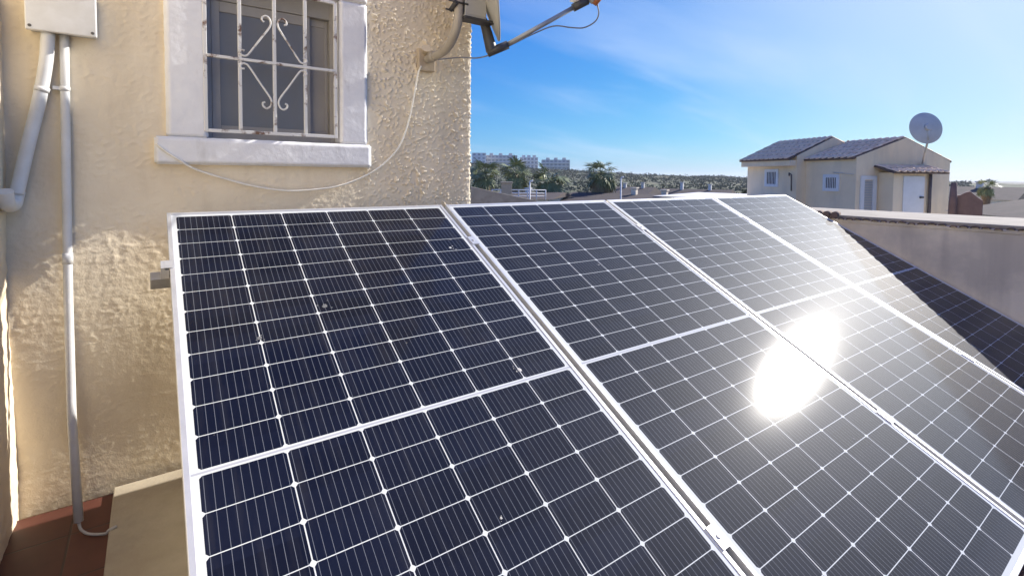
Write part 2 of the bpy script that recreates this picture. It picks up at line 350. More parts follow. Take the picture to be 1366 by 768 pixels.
# ------------------------------------------------------------------ terrace
b = MB(); b.box((-.55, -3.2, GROUND), (4.73, 2.40, FLOOR)); b.box((1.40, 2.40, GROUND), (4.73, 3.2, FLOOR-.001))
tag(b.build('terrace', M['tile_floor']), kind='structure')

# ------------------------------------------------------------------ the stuccoed house
D = 2.42
house = empty('stucco_house', (.5, 2.9, FLOOR), label='cream stucco house wall with a small barred window behind the solar panels', cat='house')
def put(o, parent):
    """parent keeping world placement"""
    o.parent = parent; o.matrix_parent_inverse = Matrix.Translation(-parent.location) if parent.rotation_euler[:] == (0, 0, 0) else parent.matrix_basis.inverted(); return o
def wall_mesh():
    st = .0043
    s1 = np.arange(-.43, 1.440, st); arc = np.linspace(0, math.pi/2, 9)[1:]; s2 = np.arange(2.4495, 3.1, st*1.6)
    px = np.concatenate([s1, 1.44+.025*np.sin(arc), np.full(len(s2), 1.465)])
    py = np.concatenate([np.full(len(s1), D), D+.025-.025*np.cos(arc), s2])
    nx = np.concatenate([np.zeros(len(s1)), np.sin(arc), np.ones(len(s2))]); ny = np.concatenate([-np.ones(len(s1)), -np.cos(arc), np.zeros(len(s2))])
    sx = np.concatenate([[0], np.cumsum(np.hypot(np.diff(px), np.diff(py)))])-.43
    zz = np.arange(FLOOR-.02, 1.75, st)
    Sg, Zg = np.meshgrid(sx, zz, indexing='ij')
    wx = Sg+.018*pn(Sg*14, Zg*14, 11); wz = Zg+.018*pn(Sg*14, Zg*14, 12)
    # spray stucco on the right, trowelled on the left
    rough = sst(Sg+.10*pn(Sg*3, Zg*3, 30)+.10*Zg, .62, 1.0)
    a = pn((wx+wz*.55)*46, (wz-wx*.5)*80, 1); c = pn((wx-wz*.6)*62, (wz+wx*.5)*44, 2)
    blobs = sst(np.maximum(a, c*.95), .24, .35)
    drop = sst(fbm(Sg*5, Zg*5, 3, 20), -.35, .35)
    h_r = blobs*(.0040+.0046*drop)+.0009*fbm(Sg*60, Zg*60, 3, 3)
    a2 = pn((wx+wz*.4)*20, (wz-wx*.4)*30, 8)
    h_l = .0007*sst(a2, -.05, .35)+.0010*fbm(wx*34, wz*46, 4, 9)+.0009*fbm(wx*100, wz*110, 2, 19)+.0017*sst(pn((wx+wz*.3)*40, (wz-wx*.3)*64, 15), .05, .30)*sst(pn(Sg*6, Zg*6, 16), -.4, .3)
    h_l = h_l*(1-.65*sst(-Zg, .45, .85))
    h = h_r*rough+h_l*(1-rough)-.024*sst(-Zg, .50, 1.12)  # last term: low wall recessed so that it turns darker
    # lean put in to steer the light: to the sun left of the window, away at the corner
    bulge = .055*np.clip(.25-Sg+.02*pn(Sg*3, Zg*4, 70), 0, .70)*sst(-Zg, -.02, .34)*(1-sst(-Zg, .38, 1.12))
    h = h+bulge-.022*np.clip(Sg-.3, 0, .55)+.010*np.clip(Sg-.85, 0, .6)+.003*fbm(Sg*2.3, Zg*2.1, 2, 40)
    P = np.stack([px[:, None]+nx[:, None]*h, py[:, None]+ny[:, None]*h, Zg], -1)
    cxm = (Sg[:-1, :-1]+Sg[1:, 1:])/2; czm = (Zg[:-1, :-1]+Zg[1:, 1:])/2
    keep = ~((cxm > .12) & (cxm < .80) & (czm > .10) & (czm < .88))
    return grid_mesh('wall', P, keep, M['stucco'])
put(wall_mesh(), house)
b = MB(); b.box((-.55, 2.46, GROUND), (1.45, 9, FLOOR+.02)); b.box((-.55, 3.05, FLOOR), (1.46, 9, 1.8)); b.box((-.55, 2.75, FLOOR), (1.4, 3.06, 1.75))
put(b.build('core_wall', M['stucco']), house)
# side return at the left (faces the sun)
def side_mesh():
    st = .008
    yy = np.arange(-.6, D+.02, st); zz = np.arange(FLOOR-.02, 1.75, st); Yg, Zg = np.meshgrid(yy, zz, indexing='ij')
    h = .0022*sst(pn(Yg*20+.3*Zg, Zg*26, 50), -.05, .35)+.0018*fbm(Yg*18, Zg*22, 4, 51)
    P = np.stack([-.405+h, Yg, Zg], -1)[::-1]
    return grid_mesh('side_wall', P, np.ones((len(yy)-1, len(zz)-1), bool), M['stucco'])
put(side_mesh(), house)
b = MB(); b.box((-.60, -.6, GROUND), (-.42, 2.5, 1.76)); put(b.build('side_wall_core', M['stucco']), house)
b = MB(); b.box((-.7, -.7, 1.76), (-.30, 2.38, 1.88)); b.box((-.7, 2.33, 1.76), (1.56, 9.1, 1.88)); put(b.build('roof', M['house_white'], None, .01), house)

# window
def wob(o, amp=.0018, sc=30):
    """hand-plastered edges: subdivide a box and push its vertices about"""
    m = o.data; bm = bmesh.new(); bm.from_mesh(m)
    bmesh.ops.bevel(bm, geom=bm.edges[:], offset=.006, segments=2, affect='EDGES')
    for ax in range(3):
        lo = min(v.co[ax] for v in bm.verts); hi = max(v.co[ax] for v in bm.verts)
        n = int((hi-lo)/.018)
        for i in range(1, n):
            pc = [0, 0, 0]; pc[ax] = lo+(hi-lo)*i/n; no = [0, 0, 0]; no[ax] = 1
            bmesh.ops.bisect_plane(bm, geom=bm.verts[:]+bm.edges[:]+bm.faces[:], plane_co=pc, plane_no=no)
    C = np.array([v.co[:] for v in bm.verts])
    dx = fbm(C[:, 0]*sc+C[:, 1]*7, C[:, 2]*sc, 3, 60)*amp; dy = fbm(C[:, 0]*sc, C[:, 2]*sc+C[:, 1]*9, 3, 61)*amp; dz = fbm(C[:, 0]*sc+3, C[:, 1]*sc+C[:, 2]*5, 3, 62)*amp
    for v, x, y, z_ in zip(bm.verts, dx, dy, dz): v.co += Vector((x, y, z_))
    bm.to_mesh(m); bm.free(); m.polygons.foreach_set('use_smooth', [True]*len(m.polygons)); return o
WL, WR, WB, WT = .194, .727, .150, .812
sur = None
b = MB(); b.box((.052, 2.398, .1455), (WL, 2.545, .815)); o1 = wob(b.build('window_jamb', M['white_paint'])); put(o1, house)
b = MB(); b.box((WR, 2.398, .1455), (.858, 2.545, .815)); put(wob(b.build('window_jamb', M['white_paint'])), house)
b = MB(); b.box((.052, 2.395, .8145), (.858, 2.545, .96)); put(wob(b.build('window_lintel', M['white_paint'])), house)
b = MB(); b.box((.012, 2.386, .037), (.872, 2.545, .146)); put(wob(b.build('window_sill', M['white_paint'])), house)
win = MB()
y0, y1 = 2.485, 2.53
win.box((WL, y0, WB), (WL+.022, y1, WT)); win.box((WR-.022, y0, WB), (WR, y1, WT)); win.box((WL+.022, y0, WB), (WR-.022, y1, WB+.03)); win.box((WL+.022, y0, .735), (WR-.022, y1, WT))
wfo = put(win.build('window', M['win_frame'], None, .002), house)
def kid(o, par):
    o.parent = par; o.matrix_parent_inverse = par.matrix_world.inverted() if False else Matrix.Identity(4); return o
s_ = MB(); ys = 2.492
s_.box((.217, ys, .181), (.249, ys+.02, .734)); s_.box((.590, ys, .181), (.617, ys+.02, .734)); s_.box((.249, ys, .181), (.590, ys+.02, .209)); s_.box((.249, ys, .690), (.590, ys+.02, .734))
kid(s_.build('sash', M['win_frame'], None, .002), wfo)
p_ = MB().box((.2485, ys+.006, .2085), (.5905, ys+.012, .6905)); kid(p_.build('pane', M['pane']), wfo)
s_ = MB(); ys = 2.514
s_.box((.600, ys, .181), (.622, ys+.014, .734)); s_.box((.690, ys, .181), (.7045, ys+.014, .734)); s_.box((.622, ys, .181), (.690, ys+.014, .205)); s_.box((.622, ys, .700), (.690, ys+.014, .734))
kid(s_.build('sash', M['win_frame'], None, .002), wfo)
p_ = MB().box((.6215, ys+.004, .2045), (.6905, ys+.010, .7005)); kid(p_.build('shutter', M['shutter']), wfo)
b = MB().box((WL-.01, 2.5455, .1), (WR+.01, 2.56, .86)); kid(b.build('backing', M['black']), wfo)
# painted iron grille
gz0, gz1, gx0, gx1, gy = .178, .792, .187, .706, 2.402
g_ = MB(); h = .007
g_.box((gx0-h, gy-h, gz0-h), (gx0+h, gy+h, gz1+h)); g_.box((gx1-h, gy-h, gz0-h), (gx1+h, gy+h, gz1+h)); g_.box((gx0+h, gy-h, gz0-h), (gx1-h, gy+h, gz0+h)); g_.box((gx0+h, gy-h, gz1-h), (gx1-h, gy+h, gz1+h))
gro = put(g_.build('window_grille', M['grille'], None, .002), house)
for x in (.312, .446, .573):
    kid(MB().box((x-h, gy-.0065, gz0+h-.001), (x+h, gy+.0065, gz1-h+.001)).build('bar', M['grille'], None, .002), gro)
kid(MB().box((gx0+h-.001, gy-.010, .475), (gx1-h+.001, gy+.008, .487)).build('bar', M['grille'], None, .002), gro)
q = [(.036, .176), (.045, .182), (.042, .197), (.028, .205), (.014, .192), (.013, .160), (.054, .092), (.095, .024), (.108, .012), (.121, .012), (.129, .022), (.124, .034), (.113, .034)]
for sx in (-1, 1):
    for sz in (-1, 1):
        pts = catmull([(.446+sx*(a+.004), gy-.006, .481+sz*(c*.93+.006)) for a, c in q], 6)
        kid(MB().tube(pts, .0042, 8).build('scroll', M['grille']), gro)

# ------------------------------------------------------------------ slab on the floor
b = MB().box((-.137, 1.25, FLOOR), (1.1, 2.405, FLOOR+.022))
tag(b.build('concrete_slab', M['concrete'], None, .004), 'beige concrete slab lying on the red tiled floor against the wall', 'slab')

# ------------------------------------------------------------------ junction box and conduits
jb = empty('junction_box', (-.243, 2.41, .49), label='pale grey junction box screwed to the stucco at the top left', cat='junction box')
put(MB().box((-.330, 2.375, .490), (-.152, 2.43, .630)).build('case', M['pvc_grey'], None, .004), jb)
lid = put(MB().box((-.336, 2.352, .484), (-.148, 2.3745, .636)).build('lid', M['pvc'], None, .004), jb)
for x, z_ in ((-.324, .497), (-.160, .497), (-.324, .623), (-.160, .623)):
    kid(MB().tube([(x, 2.353, z_), (x, 2.3502, z_)], .005, 12).build('screw', M['screw']), lid)
pa = empty('conduit_pipe', (-.385, 2.385, -.11), label='thick white conduit pipe slanting down left from the junction box to an elbow', cat='pipe')
put(MB().tube(catmull([(-.282, 2.385, .484), (-.290, 2.385, .38), (-.312, 2.385, .24), (-.340, 2.38, .10), (-.362, 2.372, -.02), (-.372, 2.366, -.075)]), .0195, 16).build('pipe', M['pvc']), pa)
put(MB().tube(catmull([(-.371, 2.377, -.065), (-.377, 2.36, -.105), (-.380, 2.32, -.112), (-.380, 2.27, -.10), (-.381, 2.25, -.06)]), .021, 16).build('elbow', M['pvc']), pa)
put(MB().tube([(-.301, 2.385, .296), (-.304, 2.385, .281)], .0215, 16).build('clamp', M['pvc']), pa)
pb = empty('drop_pipe', (-.249, 2.40, -1.2), label='thin white conduit pipe running straight down the wall from the junction box', cat='pipe')
put(MB().tube([(-.241, 2.398, .486), (-.243, 2.398, .3), (-.246, 2.385, -.1), (-.246, 2.372, -.25), (-.247, 2.362, -.45), (-.243, 2.32, -.85), (-.222, 2.215, -1.19)], .0135, 14).build('pipe', M['pvc']), pb)
put(MB().tube([(-.2435, 2.398, .306), (-.244, 2.398, .290)], .0155, 14).box((-.275, 2.39, .293), (-.244, 2.42, .305)).build('clamp', M['pvc']), pb)
put(MB().tube([(-.2465, 2.370, -.325), (-.2465, 2.372, -.285)], .0155, 14).build('coupling', M['pvc']), pb)
o = MB().tube(catmull([(-.223, 2.22, -1.185), (-.216, 2.195, -1.205), (-.195, 2.165, -1.213), (-.165, 2.14, -1.213), (-.145, 2.125, -1.209), (-.136, 2.12, -1.198), (-.115, 2.12, -1.193)]), .0045, 8).build('floor_cable', M['pvc_grey'])
tag(o, 'short grey cable from the foot of the thin pipe to the slab', 'cable')

# ------------------------------------------------------------------ cable looping over the wall
P3 = [(.018, 2.383, .115), (.05, 2.382, .085), (.095, 2.382, .052), (.118, 2.386, .034), (.16, 2.398, .012), (.25, 2.400, -.020), (.36, 2.400, -.052), (.49, 2.398, -.072), (.62, 2.397, -.066), (.73, 2.396, -.048), (.85, 2.396, .0), (.94, 2.396, .06), (1.02, 2.395, .15), (1.07, 2.395, .28), (1.10, 2.393, .42), (1.118, 2.390, .52), (1.135, 2.385, .56)]
tag(MB().tube(catmull(P3, 6), .0044, 8).build('wall_cable', M['cable']), 'thin cream cable looping below the window from the sill to the dish bracket', 'cable')

# ------------------------------------------------------------------ satellite dish on the wall corner
sd = empty('satellite_dish', (1.17, 2.41, .60), label='satellite dish on a bent wall pole at the house corner, seen edge on', cat='satellite dish')
put(MB().box((1.125, 2.392, .540), (1.218, 2.425, .655)).build('wall_plate', M['plate'], None, .005), sd)
put(MB().tube([(1.158, 2.393, .625), (1.155, 2.372, .640), (1.152, 2.362, .648)], [.012, .016, .026], 14).build('cone', M['plate']), sd)
put(MB().tube(catmull([(1.172, 2.392, .600), (1.170, 2.31, .600), (1.168, 2.20, .606), (1.166, 2.12, .640), (1.166, 2.07, .70), (1.166, 2.055, .78), (1.166, 2.055, .9), (1.166, 2.055, 1.35)], 7), .0215, 18).build('mast', M['mast']), sd)
put(MB().tube([(1.171, 2.345, .6), (1.170, 2.30, .601)], .0245, 18).build('collar', M['mast']), sd)
Nn = Vector((.83, -.545, .12)).normalized(); T = Vector((0, 0, 1)).cross(Nn).normalized(); Uu = Nn.cross(T)
bot = Vector((1.392, 2.055, .672)); RD = .37; cen = bot+Uu*RD
vs = []; rings, seg = 10, 48
for side in (0, 1):
    for i in range(rings+1):
        r = RD*i/rings; dep = -.075*(1-(i/rings)**2)-(.004 if side else 0)
        for j in range(seg): a = 2*math.pi*j/seg; vs.append(cen+(T*math.cos(a)*.93+Uu*math.sin(a))*r+Nn*dep)
fs = []
nn = (rings+1)*seg
for side in (0, 1):
    for i in range(rings):
        for j in range(seg): fs.append((side*nn+i*seg+j, side*nn+i*seg+(j+1) % seg, side*nn+(i+1)*seg+(j+1) % seg, side*nn+(i+1)*seg+j))
for j in range(seg): fs.append((rings*seg+j, rings*seg+(j+1) % seg, nn+rings*seg+(j+1) % seg, nn+rings*seg+j))
dsh = put(MB().add(vs, fs, True).build('reflector', M['dish']), sd)
rim = [cen+(T*math.cos(a)*.93+Uu*math.sin(a))*RD for a in np.linspace(0, 2*math.pi, 65)]
kid(MB().tube(rim, .006, 8, cap=False).build('rim', M['dish']), dsh)
# bracket between mast and dish
bx = Vector((1.166, 2.055, .80)); tod = (cen-Uu*.10-Nn*.09)
put(MB().box((1.185, 2.03, .735), (1.30, 2.08, .745)).box((1.185, 2.03, .745), (1.30, 2.036, .93)).box((1.185, 2.074, .745), (1.30, 2.08, .93)).build('bracket', M['dish'], None, .002), sd)
put(MB().box((1.18, 2.022, .722), (1.345, 2.088, .7345)).build('bracket_foot', M['black'], None, .002), sd)
for z_ in (.775, .875):
    put(MB().tube([(1.10, 2.030, z_+.012), (1.20, 2.030, z_+.012)], .0045, 8).tube([(1.112, 2.080, z_-.012), (1.19, 2.080, z_-.012)], .0045, 8).tube([(1.138, 2.028, z_+.012), (1.138, 2.082, z_-.012)], .011, 8).build('clamp_bolt', M['black']), sd)
arc = catmull([(1.245, 2.10, 1.02), (1.262, 2.10, .91), (1.292, 2.095, .805), (1.325, 2.09, .74), (1.340, 2.087, .70), (1.353, 2.082, .65), (1.364, 2.078, .610)], 6)
put(MB().tube(arc, [.014+.016*i/len(arc) for i in range(len(arc))], 8).build('back_bracket', M['black']), sd)
put(MB().tube([(1.275, 2.10, .745), (1.335, 2.08, .735)], .012, 8).build('tilt_bracket', M['black']), sd)
put(MB().tube([(1.342, 2.084, .597), (1.425, 2.030, .640)], .021, 8).build('arm_socket', M['black'], None), sd)
put(MB().tube([(1.41, 2.04, .632), (1.702, 1.842, .832)], .0115, 12).build('arm', M['arm']), sd)
ln = put(MB().tube([(1.688, 1.853, .822), (1.745, 1.812, .858)], .020, 10).build('lnb_clamp', M['black']), sd)
lnb = put(MB().tube([(1.775, 1.79, .862), (1.74, 1.815, .90), (1.70, 1.842, .94)], [.027, .027, .024], 16).build('lnb', M['dish']), sd)
kid(MB().tube([(1.79, 1.78, .847), (1.765, 1.797, .873)], [.020, .026], 16).build('lnb_cap', M['lnb_orange']), ln)
kid(MB().tube([(1.712, 1.838, .855), (1.690, 1.852, .877)], [.014, .03], 16).build('feed_horn', M['pvc']), ln)
cpts = [(1.790, 1.79, .842), (1.80, 1.79, .80), (1.795, 1.81, .765), (1.75, 1.84, .735), (1.69, 1.87, .732), (1.615, 1.91, .735), (1.53, 1.96, .695), (1.44, 2.02, .640), (1.375, 2.07, .600), (1.33, 2.15, .585), (1.29, 2.25, .60), (1.24, 2.36, .605), (1.20, 2.395, .60)]
tag(MB().tube(catmull(cpts, 7), .0034, 8).build('antenna_cable', M['cable_grey']), 'grey antenna cable sagging along the dish arm below the receiver', 'cable')

# ------------------------------------------------------------------ solar panels
TILT = .4788; PX0, PY0, PZ0 = .0441, 2.2467, -.1463
def Ppt(u, v, w=0):
    """point on the array plane: u along, v down from the top edge, w out of it"""
    return Vector((PX0+u, PY0-v*math.cos(TILT)-w*math.sin(TILT), PZ0-v*math.sin(TILT)+w*math.cos(TILT)))
def make_panel():
    r = empty('solar_panel')
    lip, hgt = .0135, .035
    for a, c in (((0, 0, -hgt), (lip, PH, .0025)), ((PW-lip, 0, -hgt), (PW, PH, .0025)), ((lip+.0004, 0, -hgt), (PW-lip-.0004, lip, .0022)), ((lip+.0004, PH-lip, -hgt), (PW-lip-.0004, PH, .0022))):
        MB().box(a, c).build('frame_rail', M['alu'], r, .0012, 2)
    MB().box((lip-.004, lip-.004, -.006), (PW-lip+.004, PH-lip+.004, 0)).build('glass', M['solar'], r)
    MB().box((lip, lip, -.0075), (PW-lip, PH-lip, -.0062)).build('backsheet', M['backsheet'], r)
    for u in (.3, .567, .83): MB().box((u-.04, PH/2-.05, -.025), (u+.04, PH/2+.05, -.0076)).build('junction', M['black'], r)
    return r
labels = ['solar panel nearest the window wall, leftmost of the row, almost black',
          'second solar panel from the window wall, sun glare at its right edge',
          'third solar panel from the window wall, holding the brightest sun glare',
          'last solar panel, beside the tile-topped garden wall and partly in its shadow']
proto = make_panel(); panels = []
for k in range(4):
    o = proto if k == 0 else copy_tree(proto)
    o.location = Ppt(k*(PW+GAP), PH); o.rotation_euler = (TILT, 0, 0)
    tag(o, labels[k], 'solar panel', 'solar panels in the tilted row'); panels.append(o)
def splat(pan, u, v, r, m, name, seed):
    rnd = random.Random(seed); n = 14; b = MB()
    def blob(cx_, cy_, rr, t):
        rs = [rr*rnd.uniform(.7, 1.25) for _ in range(n)]
        vs = [(cx_, cy_, t)]+[(cx_+.6*rs[j]*math.cos(2*math.pi*j/n), cy_+.6*rs[j]*math.sin(2*math.pi*j/n), t*.8) for j in range(n)]+[(cx_+rs[j]*math.cos(2*math.pi*j/n), cy_+rs[j]*math.sin(2*math.pi*j/n), .0002) for j in range(n)]
        b.add(vs, [(0, 1+j, 1+(j+1) % n) for j in range(n)]+[(1+j, 1+n+j, 1+n+(j+1) % n, 1+(j+1) % n) for j in range(n)], True)
    blob(u, PH-v, r, .0012)
    for _ in range(3): blob(u+rnd.uniform(-3, 3)*r, PH-v+rnd.uniform(-3, 3)*r, r*rnd.uniform(.2, .4), .0008)
    return b.build(name, m, pan)
for pn_, u, v, r, m in ((0, 1.010, .36, .007, 'splat'), (0, .415, .62, .009, 'dirt'), (0, .205, .72, .007, 'dirt'), (0, .93, 1.06, .008, 'splat'), (0, 1.04, .30, .005, 'dirt'), (0, .62, 1.45, .003, 'splat'),
                        (1, .32, .45, .004, 'splat'), (1, .55, .60, .003, 'splat'), (1, .85, 1.72, .005, 'dirt'), (2, .3, .5, .004, 'splat'), (2, .75, .45, .005, 'splat'), (2, .95, 1.40, .007, 'splat'), (2, .55, 1.75, .004, 'dirt'), (3, .4, .2, .005, 'splat'), (3, .28, 1.4, .006, 'splat')):
    splat(panels[pn_], u, v, r, M[m], 'dropping', int(u*1000+v*77))
# rails, clamps, legs
for v, lab in ((.325, 'upper aluminium mounting rail sticking out under the left panel edge'), (1.72, 'lower aluminium mounting rail under the solar panels')):
    o = MB().box((-.052, -.02, -.076), (4*PW+3*GAP+.04, .02, -.036)).build('mounting_rail', M['alu_dull'], None, .002)
    o.location = Ppt(0, v); o.rotation_euler = (TILT, 0, 0); tag(o, lab, 'rail', 'rails under the solar panels')
k0 = None
for v in (.325, 1.72):
    for i, u in enumerate((-.012, PW+GAP/2, 2*PW+1.5*GAP, 3*PW+2.5*GAP)):
        b = MB()
        if i == 0: b.box((-.012, -.02, -.036), (.010, .02, -.004)).box((-.003, -.02, .003), (.020, .02, .0055)).box((-.012, -.02, -.004), (-.002, .02, .0055))
        else: b.box((-.0095, -.03, -.036), (.0095, .03, .0028)).box((-.018, -.03, .0030), (.018, .03, .0056)).tube([(0, 0, .0055), (0, 0, .009)], .006, 10)
        o = b.build('clamp', M['alu']); o.parent = panels[max(0, i)]
        # clamp belongs to the panel on its right
        o.location = (u-max(0, i)*(PW+GAP), PH-v, 0)
for i, u in enumerate((.25, 2.3, 4.3)):
    t_ = empty('support_leg', (PX0+u, 2.0, FLOOR), label='aluminium support leg under the %s of the solar panel row' % ('left end', 'middle', 'right end')[i], cat='support', group='support legs under the panels')
    p1 = Ppt(u, .325, -.078); p2 = Ppt(u, 1.72, -.078)
    put(MB().box((p1.x-.018, p1.y-.018, FLOOR+.0005 if u > 1.2 else FLOOR+.0225), (p1.x+.018, p1.y+.018, p1.z)).build('rear_post', M['alu_dull']), t_)
    put(MB().box((p2.x-.018, p2.y-.018, FLOOR+.0005), (p2.x+.018, p2.y+.018, p2.z)).build('front_post', M['alu_dull']), t_)

# ------------------------------------------------------------------ wall on the right with tile edge, annex roof beyond
pw = empty('garden_wall', (4.8, .5, FLOOR), label='grey rendered wall with a scalloped tile edge right of the solar panels', cat='wall')
put(MB().box((4.735, -3.2, GROUND), (4.93, 3.4, -.335)).build('wall', M['render_wall']), pw)
b = MB(); rnd = random.Random(4)
yv = -3.2
while yv < 3.3:
    r = .024*rnd.uniform(.88, 1.08); yc = yv+.03; zc_ = -.340+rnd.uniform(-.003, .003); ti = rnd.uniform(-.003, .003)
    n = 8; vs = []
    for x_, rr in ((4.708+rnd.uniform(-.005, .005), r), (4.93, r*.85)):
        for s_o in (1, .78):
            for j in range(n+1): a = math.pi*j/n; vs.append((x_, yc+math.cos(a)*rr*s_o, zc_+(.0 if x_ < 4.8 else .018)+math.sin(a)*rr*.62*s_o+ti))
    m1 = n+1; fs = []
    for j in range(n):
        fs += [(j, j+1, 2*m1+j+1, 2*m1+j), (m1+j, m1+j+1, 3*m1+j+1, 3*m1+j), (j, j+1, m1+j+1, m1+j), (2*m1+j, 2*m1+j+1, 3*m1+j+1, 3*m1+j)]
    b.add(vs, fs, True)
    yv += .060*rnd.uniform(.94, 1.06)
put(b.build('coping_tiles', M['coping']), pw)
put(MB().box((4.728, -3.2, -.366), (4.94, 3.4, -.3345)).build('mortar_bed', M['render_wall'], None, .006), pw)
put(MB().box((4.742, -3.2, -.3345), (4.95, 3.4, -.306)).build('coping_top', M['roof_deck'], None, .008), pw)
for yc in (1.86, 1.925, 1.99, 2.06, 2.12):
    put(MB().tube([(4.695, yc, -.305), (4.80, yc+.012, -.295)], [.027, .023], 12).build('ridge_tile', M['coping']), pw)
an = empty('annex', (5.5, .5, GROUND), label='low flat-roofed annex with a pale roof deck behind the right-hand wall', cat='building')
put(MB().box((4.951, -3.2, GROUND), (6.05, 3.4, -.36)).build('wall', M['render_wall']), an)
put(MB().box((4.952, -3.2, -.3595), (6.08, 3.4, -.322)).build('roof', M['roof_deck'], None, .01), an)

# ------------------------------------------------------------------ neighbour house with tiled gables
def tile_roof(o, along, down, nl, nd, pitch_w=.29, course=.5, r=.088):
    """barrel tile sheet: o = upper corner, 'along' the ridge, 'down' the slope (unit vectors), lengths nl, nd"""
    o = Vector(o); al = Vector(along).normalized(); dn = Vector(down).normalized(); up_ = al.cross(dn); up_ = up_ if up_.z > 0 else -up_
    b = MB(); nc = max(1, round(nl/pitch_w)); cw = nl/nc; nco = max(1, round(nd/course)); cl = nd/nco
    q0 = [o, o+al*nl, o+al*nl+dn*nd, o+dn*nd]
    b.add(q0+[p-up_*.06 for p in q0], [(0, 1, 2, 3), (4, 5, 6, 7), (0, 1, 5, 4), (1, 2, 6, 5), (2, 3, 7, 6), (3, 0, 4, 7)])
    for i in range(nc):
        c = o+al*(cw*(i+.5))
        for k in range(nco):
            vs = []
            for t_, h_, rr in ((k*cl, .012, r*.92), ((k+1)*cl+.03, .030, r)):
                for j in range(7): a = math.pi*j/6; vs.append(c+dn*t_+al*(math.cos(a)*rr)+up_*(h_+math.sin(a)*rr*.60))
            b.add(vs+[c+dn*((k+1)*cl+.03)], [(j, j+1, 8+j, 7+j) for j in range(6)]+[tuple(range(7, 14))], True)
    return b
C0 = Vector((20.675, 7.519)); g2 = Vector((.906, -.423)); w2 = Vector((.423, .906))
def H(g, w, z): p = C0+g2*g+w2*w; return Vector((p.x, p.y, z))
HM = Matrix(((g2.x, w2.x, 0, C0.x), (g2.y, w2.y, 0, C0.y), (0, 0, 1, 0), (0, 0, 0, 1)))     # local (g, w, z) to world
nh = empty('neighbour_house', (C0.x, C0.y, GROUND), label='cream neighbour house with two barrel-tiled gable roofs and small barred windows', cat='house')
G1, APX, W2, W1 = 4.10, 2.09, 2.40, 5.60
EV = .82; AZ = 1.555
def hp(mb, name, m, bevel=0): return put(mb.build(name, m, None, bevel), nh)
# main gable volume
b = MB(); b.poly([HM @ Vector(p) for p in ((0, 0, GROUND), (G1, 0, GROUND), (G1, 0, .70), (APX, 0, AZ-.03), (0, 0, EV-.03))], HM.to_3x3() @ Vector((0, 4, 0))); hp(b, 'wall', M['house_wall'])
# left block: a taller gable, set forward of the window face
b = MB(); b.poly([HM @ Vector(p) for p in ((-.42, W2, GROUND), (3.2, W2, GROUND), (3.2, W2, .85), (1.25, W2, 1.70), (-.42, W2, .93))], HM.to_3x3() @ Vector((0, 3.1, 0))); hp(b, 'wall', M['house_wall'])
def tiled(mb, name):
    o = hp(mb, name, M['roof_tile']); o.data.materials.append(M['roof_pan_shade'])
    for k in range(6): o.data.polygons[k].material_index = 1     # sheet under the barrel tiles, coloured dark as the shade between them
    return o
def slope(p_top, p_bot, w0, w1):
    a = HM @ Vector((p_top[0], w0, p_top[1])); c = HM @ Vector((p_bot[0], w0, p_bot[1])); d = c-a
    return tile_roof(a, HM.to_3x3() @ Vector((0, 1, 0)), d.normalized(), w1-w0, d.length)
tiled(slope((APX, AZ), (-.12, EV-.05), .02, W2-.003), 'roof')
tiled(slope((APX, AZ), (G1+.1, .70), .02, 3.9), 'roof')
tiled(slope((1.25, 1.73), (-.80, .80), W2+.02, W2+3.2), 'roof')
tiled(slope((1.25, 1.73), (3.3, .85), W2+.02, W2+3.2), 'roof')
hp(MB().box((-.72, W2+.05, .52), (-.415, W2+3.15, .75), HM), 'eave', M['house_wall'])
def hwin(face_g, w0, w1, z0, z1):
    f_ = hp(MB().box((face_g-.05, w0, z0), (face_g+.03, w0+.14, z1), HM).box((face_g-.05, w1-.14, z0), (face_g+.03, w1, z1), HM).box((face_g-.05, w0+.14, z1-.12), (face_g+.03, w1-.14, z1), HM).box((face_g-.07, w0+.14, z0), (face_g+.03, w1-.14, z0+.12), HM), 'window', M['house_white'])
    kid(MB().box((face_g-.012, w0+.13, z0+.11), (face_g+.02, w1-.13, z1-.11), HM).build('pane', M['dark_glass']), f_)
    b = MB(); n = 5
    for i in range(1, n+1): x = w0+.14+(w1-w0-.28)*i/(n+1); b.box((face_g-.04, x-.012, z0+.12), (face_g-.02, x+.012, z1-.12), HM)
    kid(b.build('bars', M['house_white']), f_)
hwin(0, .70, 1.46, -.47, .17); hwin(-.42, W2+1.02, W2+1.86, -.36, .40)
lv = hp(MB().box((.18, -.05, -1.6), (.33, .02, .12), HM).box((.70, -.05, -1.6), (.85, .02, .12), HM).box((.33, -.05, -.02), (.70, .02, .12), HM), 'shutter_frame', M['house_white'])
b = MB()
for i in range(26): b.box((.33, -.02, -1.6+i*.06), (.70, .015, -1.6+i*.06+.045), HM)
kid(b.build('shutter', M['grey_door']), lv)
